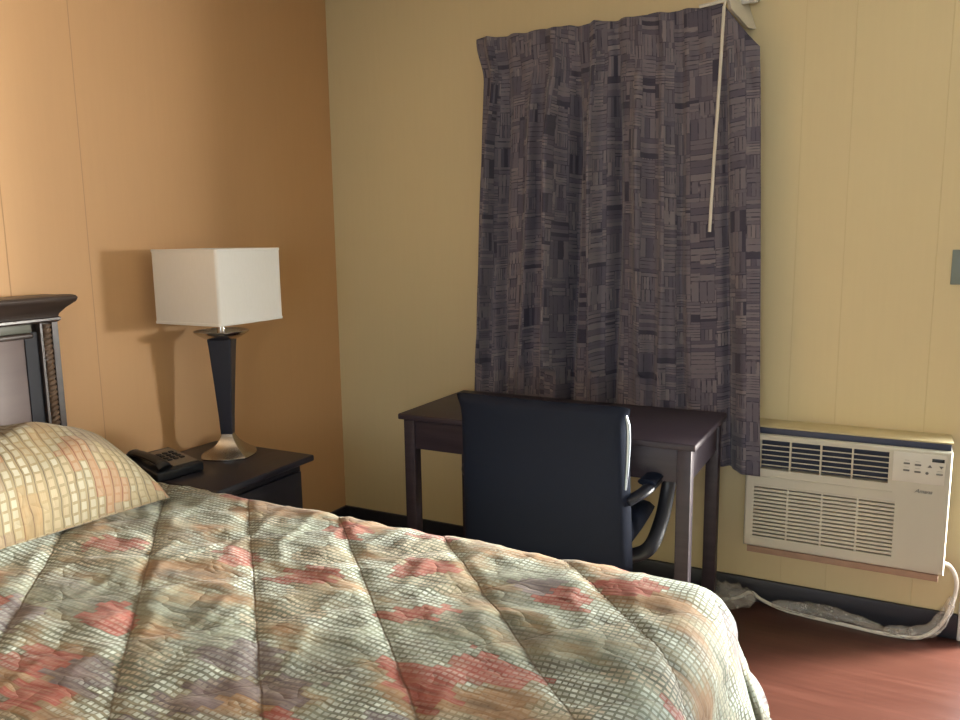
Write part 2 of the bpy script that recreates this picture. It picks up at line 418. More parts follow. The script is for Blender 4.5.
# door casing
bm = B()
box(bm, (2.672, -.02, FL), (DX0+.012, 0, DZ-.012), .004); box(bm, (DX1-.012, -.02, FL), (DX1+.06, 0, DZ-.012), .004); box(bm, (2.672, -.02, DZ-.0119), (DX1+.06, 0, DZ+.06), .004)
box(bm, (DX0, 0, 0), (DX0+.018, .1, DZ), .002); box(bm, (DX1-.018, 0, 0), (DX1, .1, DZ), .002); box(bm, (DX0, 0, DZ-.018), (DX1, .1, DZ), .002)
struct('door_1', bm, M_white)
def baseb(name, a, b):
    bm = B(); box(bm, a, b, .004); struct(name, bm, M_black_base)
baseb('baseboard_front', (0, -.016, FL), (2.672, 0, .118))
baseb('baseboard_left', (0, RY, FL), (.016, -.016, .118))
baseb('baseboard_right', (RX-.016, RY, FL), (RX, 0, .118))

# ------------------------------------------------------------------ bed
bed = thing('bed', 'double bed with a dark carved wooden headboard against the orange wall', 'bed', (.06, -2.16, 0))
BY0, BY1 = -2.90, -1.475       # mattress sides
HY = -2.19
def mirror_y(y): return 2*HY-y
box_spring = obj('box_spring', box(B(), (.12, BY0+.03, .20), (2.04, BY1-.03, .42), .02, 3), M_ticking, bed)
obj('mattress', box(B(), (.12, BY0+.02, .42), (2.05, BY1-.02, .655), .05, 4), M_ticking, bed)
bm = B()
for x in (.2, 1.1, 1.95):
    for y in (BY0+.12, HY, BY1-.12): box(bm, (x-.02, y-.02, FL), (x+.02, y+.02, .18), .003)
box(bm, (.12, BY0+.1, .16), (2.02, BY0+.14, .20)); box(bm, (.12, BY1-.14, .16), (2.02, BY1-.1, .20))
box(bm, (.18, BY0+.1, .16), (.22, BY1-.1, .20)); box(bm, (1.93, BY0+.1, .16), (1.97, BY1-.1, .20))
obj('bed_frame', bm, M_metal, bed)
# headboard and its pieces
yo = -1.500; yi = mirror_y(yo)
hb = obj('headboard', box(B(), (.012, yi+.02, .25), (.035, yo-.02, 1.21), .002), M_head, bed)
prof = [(.01, 1.205), (.068, 1.205), (.074, 1.211), (.074, 1.218), (.066, 1.222), (.070, 1.232), (.084, 1.250), (.100, 1.262), (.104, 1.268), (.108, 1.272), (.110, 1.280), (.106, 1.287), (.098, 1.290), (.01, 1.290)]
bm = B(); prism_y(bm, prof[:1]+prof[1:], yi+.004, yo-.004)
# crown returns: ends flare with the profile
for v in bm.verts:
    fl = max(0, v.co.x-.068)*1.1
    v.co.y += fl if v.co.y > HY else -fl
bmesh.ops.bevel(bm, geom=[e for e in bm.edges if abs(e.verts[0].co.y-e.verts[1].co.y) < .02 and min(abs(e.verts[0].co.y-yo), abs(e.verts[0].co.y-yi)) < .12], offset=.0015, segments=1, affect='EDGES')
c_ = obj('crown_moulding', bm, M_head, hb)
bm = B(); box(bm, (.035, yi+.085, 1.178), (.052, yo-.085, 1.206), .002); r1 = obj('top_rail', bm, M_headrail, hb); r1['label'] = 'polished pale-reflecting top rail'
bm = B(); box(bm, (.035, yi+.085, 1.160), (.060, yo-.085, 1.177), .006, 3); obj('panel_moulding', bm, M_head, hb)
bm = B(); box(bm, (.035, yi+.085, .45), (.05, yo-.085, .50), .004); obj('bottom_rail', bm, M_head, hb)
bm = B(); box(bm, (.033, yi+.105, .5), (.042, yo-.105, 1.162), .001); p1 = obj('headboard_panel', bm, M_headpanel, hb); p1['label'] = 'flat glossy dark inset panel with reflected grey painted in'
for sgn, y in ((1, yo), (-1, yi)):
    bm = B()
    box(bm, (.012, y, FL), (.058, y-sgn*.022, 1.205), .0015, 1)
    box(bm, (.012, y-sgn*.052, FL), (.058, y-sgn*.062, 1.205), .0015, 1)
    box(bm, (.012, y-sgn*.020, FL), (.046, y-sgn*.055, 1.205), .001)
    obj('bedpost', bm, M_head, hb)
    bm = B(); box(bm, (.030, y-sgn*.0625, .45), (.046, y-sgn*.106, 1.178), .001, 1)
    il = obj('inner_stile', bm, M_stile, hb); il['label'] = 'near black flat inner stile'
    # rope twist
    bm = B(); n = 20; zz = [.30+i*.9/220 for i in range(221)]; rings = []
    for z in zz:
        ring = []
        for k in range(n):
            a = 2*PI*k/n; r = .0125*(1+.24*math.cos(2*(a-z*190)))
            ring.append(bm.verts.new((.050+r*math.cos(a), y-sgn*.037+r*math.sin(a)*1.1, z)))
        rings.append(ring)
    for A, D in zip(rings, rings[1:]):
        for k in range(n): bm.faces.new((A[k], A[(k+1) % n], D[(k+1) % n], D[k]))
    bm.faces.new(rings[0]); bm.faces.new(rings[-1])
    rp = obj('rope_moulding', bm, M_rope, hb); rp['label'] = 'bronze twisted rope moulding'

# ------------------------------------------------------------------ bedspread
TOP = .703
X1 = 2.178                       # foot edge of the fabric, outer
YF, YN = -1.385, -2.98            # far / near outer edges
RB = .10                         # bend radius
FULL = PI/2*RB
def quilt(u, v):
    a = (u+v+.674)/.328; b = (u-v-3.675)/.328
    da = abs(a-round(a))*.328/1.414; db = abs(b-round(b))*.328/1.414
    ga = 1-math.exp(-(da/.013)**1.0); gb = 1-math.exp(-(db/.016)**1.0)
    s1 = 1-math.exp(-(da/.006)**2); s2 = 1-.75*math.exp(-(db/.006)**2)
    return .007*ga*(.55+.45*gb)-.001*(1-s1)
def spread_pt(u, v):
    cx0, cx1 = -1, X1-RB-.03; cy0, cy1 = YN+RB, YF-RB
    cr = .06
    qx = min(max(u, cx0), cx1-cr*0); qy = min(max(v, cy0), cy1)
    dx, dy = u-qx, v-qy; d = math.hypot(dx, dy)
    nx, ny = (dx/d, dy/d) if d > 1e-6 else (0, 0)
    wr = noise.noise(Vector((u*5, v*7, 1.3)))*.007+noise.noise(Vector((u*13, v*17, 4.3)))*.0035
    # radiating wrinkles, sharper
    wr += .004*(1-abs(noise.noise(Vector((u*9+v*3, v*5-u*4, 9.1))))*2.2)**3 if True else 0
    q = quilt(u, v)+wr
    crown = -.012*((v+2.19)/.77)**2*0-.004
    if d < 1e-6:
        edge = min(cx1-u, 0)
        return Vector((u, v, TOP+q+crown))
    if d < FULL:
        th = d/RB; off = RB*math.sin(th); dz = RB*(1-math.cos(th)); normal = Vector((nx*math.sin(th), ny*math.sin(th), math.cos(th)))
        base = Vector((qx+nx*off, qy+ny*off, TOP-dz+crown))
    else:
        L = d-FULL; per = (u if abs(ny) > abs(nx) else v)+math.atan2(ny, nx)*.55
        amp = min(1, L/.35)
        fold = amp*(.022*math.sin(per*19)+.013*math.sin(per*37+1.1))
        corner = (2*abs(nx*ny))
        flare = .10+.16*corner+.14*abs(nx)
        off = RB+L*flare+fold; dz = RB+L*math.sqrt(1-min(.9, flare)**2)
        if corner > .05: off += amp*.035*corner*math.sin(math.atan2(ny, nx)*9)
        base = Vector((qx+nx*off, qy+ny*off, TOP-dz+crown)); normal = Vector((nx, ny, .15)).normalized()
    p = base+normal*q
    if p.z < .04:
        ex = .04-p.z; p.z = .04+noise.noise(Vector((u*20, v*20, 0)))*.004+.004; p.x += nx*ex*.3; p.y += ny*ex*.3
    return p
bm = B(); uvl = bm.loops.layers.uv.new('UVMap'); st = .0105
DR = .56
us = []; u = .055
while u < X1-RB-.03+FULL+DR: us.append(u); u += st
vs = []; v = YN+RB-FULL-DR
while v < YF-RB+FULL+DR: vs.append(v); v += st
grid = [[bm.verts.new(spread_pt(u, v)) for v in vs] for u in us]
for i in range(len(us)-1):
    for j in range(len(vs)-1):
        f = bm.faces.new((grid[i][j], grid[i+1][j], grid[i+1][j+1], grid[i][j+1]))
        for l, (a, b) in zip(f.loops, ((us[i], vs[j]), (us[i+1], vs[j]), (us[i+1], vs[j+1]), (us[i], vs[j+1]))): l[uvl].uv = (a, b)
sp = obj('bedspread', bm, M_spread, loc=(1.1, -2.19, 0), sharp=179)
tag(sp, 'quilted patchwork print bedspread in sage, tan and red draped over the bed', 'bedspread')
so = sp.modifiers.new('solid', 'SOLIDIFY'); so.thickness = .006; so.offset = -1
# stitched seam along the quilting lines
# ------------------------------------------------------------------ pillow
def pillow(cx, cy, hw, hd, th, tilt, yawr, label):
    bm = B(); ul = bm.loops.layers.uv.new('UVMap'); N = 48
    Rm = Matrix.Rotation(yawr, 3, 'Z') @ Matrix.Rotation(tilt, 3, 'Y')
    def P(a, b, side):
        sx = 1-.10*(1-abs(b)**2.2) if False else 1
        px = hd*a*(1-.07*(1-b*b)*abs(a)**3); py = hw*b*(1-.07*(1-a*a)*abs(b)**3)
        e = max(0, (1-abs(a)**2.6))*max(0, (1-abs(b)**2.6)); h = th*e**.5*(1+.10*noise.noise(Vector((a*2.2, b*2.2, side*3.))))
        h += .006*noise.noise(Vector((a*6, b*6, side*2)))*e
        # seam groove
        return Rm @ Vector((px, py, side*h*(.86 if side > 0 else .10)))
    G = {}; al = [0.]
    for i in range(N): al.append(al[-1]+(P(-1+2*(i+1)/N, 0, 1)-P(-1+2*i/N, 0, 1)).length)
    for side in (1, -1):
        for i in range(N+1):
            for j in range(N+1):
                a, b = -1+2*i/N, -1+2*j/N
                if side < 0 and (i in (0, N) or j in (0, N)): G[side, i, j] = G[1, i, j]
                else: G[side, i, j] = bm.verts.new(P(a, b, side)+Vector((cx, cy, 0)))
        for i in range(N):
            for j in range(N):
                f = bm.faces.new((G[side, i, j], G[side, i+1, j], G[side, i+1, j+1], G[side, i, j+1]))
                for l, (ii, jj) in zip(f.loops, ((i, j), (i+1, j), (i+1, j+1), (i, j+1))):
                    l[ul].uv = (al[ii]+3.1, jj/N*hw*2*1.0+side+cy*3)
    zmin = min(v.co.z for v in bm.verts)
    bmesh.ops.translate(bm, verts=bm.verts, vec=(0, 0, TOP+.002-zmin))
    o = obj('pillow', bm, M_sham, loc=(cx, cy, TOP), sharp=179)
    tag(o, label, 'pillow', None); return o
pillow(.325, -1.885, .345, .235, .262, math.radians(4), math.radians(-6), 'plump pillow in matching tan and red print at the side by the nightstand')

# ------------------------------------------------------------------ nightstand
ns = thing('nightstand', 'dark wooden nightstand standing in the corner beside the bed', 'nightstand', (.26, -1.08, 0))
obj('top', box(B(), (.018, -1.325, .632), (.52, -.842, .655), .006, 3), M_night, ns)
bm = B(); box(bm, (.03, -1.295, .10), (.475, -.872, .632), .003); obj('cabinet_body', bm, M_night, ns)
bm = B(); box(bm, (.05, -1.28, FL), (.455, -.887, .10), .003); obj('plinth', bm, M_night, ns)
for z0, z1 in ((.36, .60), (.12, .345)):
    d = obj('drawer', box(B(), (.475, -1.28, z0), (.492, -.887, z1), .003), M_night, ns)
    bm = B(); lathe(bm, [(.004, 0), (.005, .012), (.013, .018), (.013, .024), (.006, .028)], (0, 0), 20)
    for v in bm.verts: v.co = Vector((.492+v.co.z, -1.083+v.co.x, (z0+z1)/2+v.co.y))
    obj('knob', bm, M_silver, d)

# ------------------------------------------------------------------ lamp
LX, LY, LZ = .225, -.977, .6552
lamp = thing('table_lamp', 'table lamp with square cream shade and tapered black column on the nightstand', 'lamp', (LX, LY, LZ))
rot = math.radians(-14)
def sqprof(bm, prof, pexp=4.5, n=64, rotz=rot+PI/4):
    # squared section whose corners sit at rot; pexp large -> sharper
    rings = []
    for r, z, pe in prof:
        ring = []
        for i in range(n):
            a = 2*PI*i/n; k = (abs(math.cos(a))**pe+abs(math.sin(a))**pe)**(-1/pe)
            ring.append(bm.verts.new((LX+r*k*math.cos(a+rotz), LY+r*k*math.sin(a+rotz), z)))
        rings.append(ring)
    for A, D in zip(rings, rings[1:]):
        for i in range(n): bm.faces.new((A[i], A[(i+1) % n], D[(i+1) % n], D[i]))
    bm.faces.new(rings[0]); bm.faces.new(rings[-1]); return bm
def sqrings(bm, prof, n=6):
    rings = []; ca, sa = math.cos(rot-PI/4), math.sin(rot-PI/4)
    for R_, z, rc, bulge in prof:
        h = R_*.7071; ring = []
        for cxs, cys, a0 in ((1, 1, 0), (-1, 1, 90), (-1, -1, 180), (1, -1, 270)):
            cps = [(cxs*(h-rc)+rc*math.cos(math.radians(a0+90*k/n)), cys*(h-rc)+rc*math.sin(math.radians(a0+90*k/n))) for k in range(n+1)]
            # side towards the next corner, bulging outward
            nx_, ny_ = {0: (-1, 1), 90: (-1, -1), 180: (1, -1), 270: (1, 1)}[a0]
            sx, sy = cps[-1]; ex, ey = {0: (-(h-rc), h), 90: (-h, -(h-rc)), 180: (h-rc, -h), 270: (h, h-rc)}[a0]
            m_ = 8; cps2 = cps[:]
            ox, oy = {0: (0, 1), 90: (-1, 0), 180: (0, -1), 270: (1, 0)}[a0]
            for k in range(1, m_):
                f = k/m_; bl = bulge*math.sin(PI*f); cps2.append((sx+(ex-sx)*f+ox*bl, sy+(ey-sy)*f+oy*bl))
            ring += [bm.verts.new((LX+x*ca-y*sa, LY+x*sa+y*ca, z)) for x, y in cps2]
        rings.append(ring)
    for A, D in zip(rings, rings[1:]):
        for i in range(len(A)): bm.faces.new((A[i], A[(i+1) % len(A)], D[(i+1) % len(A)], D[i]))
    bm.faces.new(rings[0]); bm.faces.new(rings[-1]); return bm
bm = sqrings(B(), [(.112, LZ, .010, .016), (.116, LZ+.002, .010, .017), (.116, LZ+.006, .009, .017), (.110, LZ+.011, .005, .014), (.090, LZ+.020, .002, .008), (.066, LZ+.036, .002, .003), (.046, LZ+.054, .0015, .001), (.033, LZ+.071, .0015, 0), (.028, LZ+.083, .0015, 0)])
obj('lamp_base', bm, M_lampbase, lamp, sharp=20)
bm = sqrings(B(), [(.030, LZ+.083, .003, 0), (.034, LZ+.15, .003, 0), (.044, LZ+.27, .003, 0), (.056, LZ+.40, .003, 0), (.061, LZ+.440, .003, 0)])
obj('lamp_column', bm, M_lampdark, lamp, sharp=20)
bm = lathe(B(), [(.012, LZ+.436), (.050, LZ+.438), (.068, LZ+.446), (.088, LZ+.458), (.097, LZ+.466), (.098, LZ+.470), (.092, LZ+.471), (.060, LZ+.460), (.020, LZ+.456), (.016, LZ+.465), (.016, LZ+.50), (.010, LZ+.505)], (LX, LY), 48)
obj('drip_dish', bm, M_silver, lamp)
S0, S1 = 1.160, 1.423; HS = .158
bm = B(); n = 0
# socket + bulb
bm = lathe(B(), [(.015, LZ+.5), (.017, LZ+.51), (.017, LZ+.545), (.012, LZ+.55)], (LX, LY), 24); obj('socket', bm, M_silver, lamp)
bm = lathe(B(), [(.012, LZ+.55), (.014, LZ+.57), (.028, LZ+.60), (.030, LZ+.62), (.022, LZ+.645), (.006, LZ+.655)], (LX, LY), 24); obj('bulb', bm, M_white, lamp)
bm = B()
def shade_ring(h, z, rc=.012, n=6):
    out = []
    for cxs, cys, a0 in ((1, 1, 0), (-1, 1, 90), (-1, -1, 180), (1, -1, 270)):
        for k in range(n+1):
            a = math.radians(a0+90*k/n)
            out.append(bm.verts.new((LX+cxs*(h-rc)+rc*math.cos(a), LY+cys*(h-rc)+rc*math.sin(a), z)))
    return out
R1 = [shade_ring(HS, S0), shade_ring(HS+.0015, S0+.001), shade_ring(HS+.0015, S0+.009), shade_ring(HS, S0+.010), shade_ring(HS, S1-.010), shade_ring(HS+.0015, S1-.009), shade_ring(HS+.0015, S1-.001), shade_ring(HS, S1), shade_ring(HS-.004, S1, .009), shade_ring(HS-.004, S0, .009)]
R1.append(R1[0])
for A, D in zip(R1, R1[1:]):
    for i in range(len(A)): bm.faces.new((A[i], A[(i+1) % len(A)], D[(i+1) % len(A)], D[i]))
obj('lamp_shade', bm, M_shade, lamp)
bm = B()
for dx, dy in ((1, 1), (-1, -1), (1, -1), (-1, 1)):
    tube(bm, [(LX+.015*dx, LY+.015*dy, LZ+.53), (LX+.08*dx, LY+.08*dy, S0+.05), (LX+(HS-.006)*dx, LY+(HS-.006)*dy, S0+.012)], .0018, 8)
obj('shade_spider', bm, M_metal, lamp)

# ------------------------------------------------------------------ telephone
ph = thing('telephone', 'dark desk telephone on the nightstand next to the pillow', 'telephone', (.2, -1.2, .655))
Rp = Matrix.Translation((.185, -1.245, .6555)) @ Matrix.Rotation(math.radians(-8), 4, 'Z')
def xf(bm, Mx):
    bmesh.ops.transform(bm, matrix=Mx, verts=bm.verts); return bm
# wedge body, x is the long tilt direction, y across
bm = B(); box(bm, (-.105, -.09, 0), (.105, .09, .036), .006, 3)
for v in bm.verts:
    if v.co.z > .018: v.co.z += (-v.co.x/.105)*.012+.008
obj('phone_base', xf(bm, Rp), M_phone, ph)
bm = B(); box(bm, (-.08, -.015, .037), (.085, .080, .041), .002)
for v in bm.verts: v.co.z += (-v.co.x/.105)*.012+.008
fp = obj('faceplate', xf(bm, Rp), M_keypad, ph); fp['label'] = 'grey brown face plate around the keys'
for i in range(4):
    for j in range(3):
        bm = B(); x = -.035+i*.022; y = .006+j*.024
        box(bm, (x-.007, y-.008, .041), (x+.007, y+.008, .0455), .002)
        for v in bm.verts: v.co.z += (-v.co.x/.105)*.012+.008
        obj('key', xf(bm, Rp), M_phone, ph)
pts = [(-.100, -.055, .052), (-.085, -.055, .066), (-.04, -.055, .070), (.03, -.055, .066), (.08, -.055, .054), (.098, -.055, .042)]
bm = B(); tube(bm, catmull(pts, 6), [.021 if (i < 7 or i > 23) else .016 for i in range(31)], 14, sec=(.7, 1.2)); obj('handset', xf(bm, Rp), M_phone, ph)

# ------------------------------------------------------------------ desk
desk = thing('writing_desk', 'dark wooden writing desk with square legs below the patterned curtain', 'desk', (1.33, -.37, 0))
TX0, TX1, TY0, TY1, TZ = .772, 1.885, -.655, -.225, .797
TY1 = -.140
obj('desktop', box(B(), (TX0, TY0, TZ-.022), (TX1, TY1, TZ), .005, 3), M_desk, desk)
LW = .046
lx0, lx1 = TX0+.016, TX1-.016; ly0, ly1 = TY0+.016, TY1-.010
bm = B()
box(bm, (lx0+LW-.01, ly0+.008, TZ-.135), (lx1-LW+.01, ly0+.028, TZ-.022), .001)
box(bm, (lx0+LW-.01, ly1-.028, TZ-.135), (lx1-LW+.01, ly1-.008, TZ-.022), .001)
box(bm, (lx0+.008, ly0+LW-.01, TZ-.135), (lx0+.028, ly1-LW+.01, TZ-.022), .001)
box(bm, (lx1-.028, ly0+LW-.01, TZ-.135), (lx1-.008, ly1-LW+.01, TZ-.022), .001)
obj('apron', bm, M_desk, desk)
for x in (lx0, lx1-LW):
    for y in (ly0, ly1-LW):
        bm = B(); box(bm, (x, y, FL), (x+LW, y+LW, TZ-.022), .003)
        obj('leg', bm, M_desk, desk)
# ------------------------------------------------------------------ office chair
CX, CY = 1.425, -.56
ch = thing('office_chair', 'black leatherette office chair with loop armrests pushed up to the desk', 'chair', (CX, CY, 0))
def cushion(bm, w0, w1, h0, h1, fn, th, nu=28, nv=28, pw=5):
    """rounded pad: fn(u,v)->(centre point, normal)"""
    G = {}
    for s in (1, -1):
        for i in range(nu+1):
            for j in range(nv+1):
                a, b = -1+2*i/nu, -1+2*j/nv
                e = max(0, 1-abs(a)**pw)*max(0, 1-abs(b)**pw)
                p, nrm = fn(a, b)
                if s < 0 and (i in (0, nu) or j in (0, nv)): G[s, i, j] = G[1, i, j]
                else: G[s, i, j] = bm.verts.new(p+nrm*(s*th/2*e**.35))
        for i in range(nu):
            for j in range(nv):
                bm.faces.new((G[s, i, j], G[s, i+1, j], G[s, i+1, j+1], G[s, i, j+1]))
    return bm
BW = .292; BZ0, BZ1 = .37, .935
def backf(a, b):
    z = (BZ0+BZ1)/2+b*(BZ1-BZ0)/2
    # straight back with a small outward roll at the head and softly rounded top corners
    hw = BW*(1+.035*math.exp(-((1-b)/.10)**2))
    k = max(0, abs(a)-.9)/.1; z -= .006*k*k*max(0, b)
    y = CY-.215-.035*b+.018*a*a-.012*math.exp(-((1-b)/.2)**2)
    lo = max(0, -b*.5+.5)
    return Vector((CX+a*(hw+.016*lo)-.008-.014*lo, y, z)), Vector((0, 1, -.06)).normalized()
bm = cushion(B(), 0, 0, 0, 0, backf, .075, 36, 36, 8); obj('backrest', bm, M_leather, ch, sharp=60)
def seatf(a, b):
    return Vector((CX+a*.245*(1-.04*abs(b)**3), CY+.045+b*.235, .435+.012*b-.006*(1-a*a))), Vector((0, 0, 1))
bm = cushion(B(), 0, 0, 0, 0, seatf, .095, 28, 28, 6); obj('seat', bm, M_leather, ch, sharp=60)
# chrome side spine of the back
bm = B(); pts = [(CX+BW-.006, CY-.262, .912), (CX+BW-.001, CY-.252, .87), (CX+BW-.003, CY-.245, .78), (CX+BW-.012, CY-.235, .67)]
tube(bm, catmull(pts, 6), [.002+.0055*math.sin(PI*min(1, (i+1)/20))**.7 for i in range(19)], 10); o_ = obj('side_rail', bm, M_chrome, ch); o_['label'] = 'thin bright metal strip on the back edge'
for sg in (1, -1):
    xx = CX+sg*(.315)
    pts = [(CX+sg*.275, CY-.20, 0.620), (xx, CY-.16, 0.645), (xx+sg*.012, CY-.06, 0.657), (xx+sg*.012, CY+.06, 0.655), (xx+sg*.01, CY+.125, 0.627), (xx+sg*.006, CY+.115, 0.555), (xx, CY+.06, 0.47), (xx-sg*.02, CY-.02, .40), (xx-sg*.10, CY-.04, .362)]
    bm = B(); cm = catmull(pts, 7); tube(bm, cm, [.026 if i < 32 else .020 for i in range(len(cm))], 14, sec=(.55, 1.0), upv=(1, 0, 0)) if False else tube(bm, cm, .024, 14, sec=(.62, 1.05))
    ar = obj('armrest', bm, M_plastic_black, ch)
    bm = B(); cm = catmull([(xx, CY-.13, .667), (xx+sg*.012, CY-.05, .678), (xx+sg*.012, CY+.05, .676), (xx+sg*.01, CY+.11, .655)], 6); tube(bm, cm, .026, 14, sec=(.45, 1.15)); obj('arm_pad', bm, M_leather, ar)
bm = lathe(B(), [(.06, .36), (.06, .375), (.028, .355), (.028, .22), (.02, .215), (.02, .09)][::-1], (CX, CY+.03), 24); obj('gas_column', bm, M_plastic_black, ch)
bm = lathe(B(), [(.03, .07), (.04, .075), (.04, .11), (.03, .12)], (CX, CY+.03), 24)
for k in range(5):
    a = 2*PI*k/5+.6; d = Vector((math.cos(a), math.sin(a), 0)); c0 = Vector((CX, CY+.03, 0))
    tube(bm, [c0+d*.02+Vector((0, 0, .10)), c0+d*.15+Vector((0, 0, .092)), c0+d*.27+Vector((0, 0, .075))], [.024, .02, .015], 10)
obj('star_base', bm, M_plastic_black, ch)
for k in range(5):
    a = 2*PI*k/5+.6; d = Vector((math.cos(a), math.sin(a), 0)); p = Vector((CX, CY+.03, 0))+d*.268
    bm = B()
    for s in (-.012, .012):
        t_ = bmesh.new(); lathe(t_, [(.008, -.008), (.024, -.006), (.025, 0), (.024, .006), (.008, .008)], (0, 0), 20)
        perp = Vector((-d.y, d.x, 0)); Mx = Matrix((Vector((0, 0, 1)), d, perp)).transposed().to_4x4(); Mx.translation = p+perp*s+Vector((0, 0, .0255+FL))
        xf(t_, Mx); join(bm, t_)
    tube(bm, [p+Vector((0, 0, .035+FL)), p+Vector((0, 0, .075))], .008, 8)
    obj('caster', bm, M_plastic_black, ch)

# ------------------------------------------------------------------ curtain
ct = thing('curtain', 'dark grey basket-weave patterned curtain hanging over the desk', 'curtain', (1.35, -.10, .58))
ROD_Y = -.128
def lerp(a, b, t): return a+(b-a)*t
def sstep(a, b, x):
    t = min(1, max(0, (x-a)/(b-a))); return t*t*(3-2*t)
NU, NV = 330, 130
bm = B(); uvl = bm.loops.layers.uv.new('UVMap')
FOLDS = [(.045, .016, -.030), (.10, .02, .02), (.20, .022, -.02), (.285, .03, -.045), (.36, .022, .028), (.43, .018, -.03), (.50, .02, .025), (.585, .025, -.02), (.66, .020, -.014), (.72, .018, .014)]
ZT, ZB = 2.237, .585
def cpt(a, b):
    """a 0..1 across, b 0 top .. 1 bottom"""
    # horizontal positions
    xt = .895+(1.826-.895)*min(1, a/.86); xb = .795+(1.895-.795)*min(1, a/.86)
    s = max(0, (a-.86)/.14)
    xt += .120*s; xb += .118*s
    k = b**.9
    x = lerp(xt, xb, k)
    # header flare at the left, pinched below it
    x += -.042*math.exp(-a/.12)*math.exp(-(b/.065)**2)
    z = lerp(ZT, ZB, b)
    # the free strip sags at its top beyond the rod
    sag = .015*sstep(.0, 1, s)+.135*s**.85
    z = lerp(ZT-sag, ZB, b)
    if b < .3 and s == 0: z += .003*math.sin(a*62)*max(0, 1-b/.05)
    z += (-.020*a+.015)*b-.012*math.sin(a*9)*b*.5
    y = ROD_Y+.030*b
    if s > 0: y += .022*s*(1-b)-.070*sstep(.0, .5, s)*b
    am = .35+1.0*sstep(.03, .30, b)
    for c0, w_, h in FOLDS:
        cc = c0+.020*math.sin(b*3+c0*40)*b
        if abs(c0-.285) < .01: cc -= .055*max(0, b-.55)**1.0
        y -= -h*math.exp(-((a-cc)/(w_*.8))**2)*am*1.9
    # deep fold where the rod turns
    y += .030*math.exp(-((a-.855)/.012)**2)*sstep(0.02, .2, b)
    # header pleats
    hd = math.exp(-(b/.055)**2)
    y -= .007*abs(math.sin(a*31))**.7*hd
    y += .008*math.exp(-((b-.085)/.03)**2)*(1+math.sin(a*100))
    y += .004*noise.noise(Vector((a*30, b*9, .7)))*am+.010*noise.noise(Vector((a*7, b*5, 3.7)))*b
    y = min(y, -.022, -.095+b*.4)
    if s == 0 and b > .80: y = max(y, -.134)
    return Vector((x, y, z))
cols = [i/NU for i in range(NU+1)]; rows = [j/NV for j in range(NV+1)]
G = [[cpt(a, b) for b in rows] for a in cols]
# arc-length u at mid height
ulen = [0]
for i in range(NU): ulen.append(ulen[-1]+(G[i+1][50]-G[i][50]).length*1.0)
V = [[bm.verts.new(p) for p in col] for col in G]
for i in range(NU):
    for j in range(NV):
        f = bm.faces.new((V[i][j], V[i+1][j], V[i+1][j+1], V[i][j+1]))
        for l, (ii, jj) in zip(f.loops, ((i, j), (i+1, j), (i+1, j+1), (i, j+1))): l[uvl].uv = (ulen[ii], G[ii][jj].z+5+.012*math.sin(ulen[ii]*9))
cl = obj('curtain_cloth', bm, M_curtain, ct, sharp=179)
so = cl.modifiers.new('solid', 'SOLIDIFY'); so.thickness = .0015
# rod
rod = thing('curtain_rod', 'white metal traverse rod with pull wand at the top of the curtain', 'curtain rod', (1.35, -.05, 2.22))
bm = B(); box(bm, (.855, -.085, 2.195), (1.815, -.073, 2.225), .003)
obj('rail', bm, M_rod, rod)
bm = B()
# returns to the wall and end bracket
box(bm, (.862, -.085, 2.195), (.870, 0, 2.225), .002)
obj('return_bracket', bm, M_rod, rod)
bm = B()
v_ = [(1.832, -.150, 2.262), (1.842, -.135, 2.215), (1.885, -.045, 2.168), (1.90, -.02, 2.166), (1.905, 0, 2.170), (1.875, 0, 2.262)]
A = [bm.verts.new(p) for p in v_]; D = [bm.verts.new(Vector(p)+Vector((.010, -.007, 0))) for p in v_]
bm.faces.new(A); bm.faces.new(D)
for i in range(6): bm.faces.new((A[i], A[(i+1) % 6], D[(i+1) % 6], D[i]))
obj('return_bracket', bm, M_rod, rod)
bm = B(); box(bm, (1.83, -.062, 2.245), (1.925, -.052, 2.272), .003); box(bm, (1.83, -.062, 2.262), (1.925, 0, 2.272), .003)
tube(bm, [(1.912, -.066, 2.257), (1.912, -.050, 2.257)], .012, 16)
obj('end_bracket', bm, M_rod, rod)
bm = B(); tube(bm, [(1.752, -.185, 2.225), (1.80, -.178, 2.231), (1.845, -.168, 2.240)], .0062, 10); obj('carrier_arm', bm, M_rod, rod)
bm = B(); tube(bm, [(1.836, -.185, 2.215), (1.829, -.190, 1.96), (1.820, -.196, 1.7), (1.813, -.200, 1.458)], .0055, 12)
tube(bm, [(1.836, -.185, 2.215), (1.838, -.172, 2.240)], .004, 8)
obj('pull_wand', bm, M_rod, rod)

# ------------------------------------------------------------------ air conditioner
AX0, AX1, AZ0, AZ1, AY = 1.968, 2.600, .312, .731-.009, -.150
ac = thing('air_conditioner', 'beige through-the-wall air conditioner with grille and control panel under the yellow wall', 'air conditioner', (2.29, 0, .28))
bm = B()
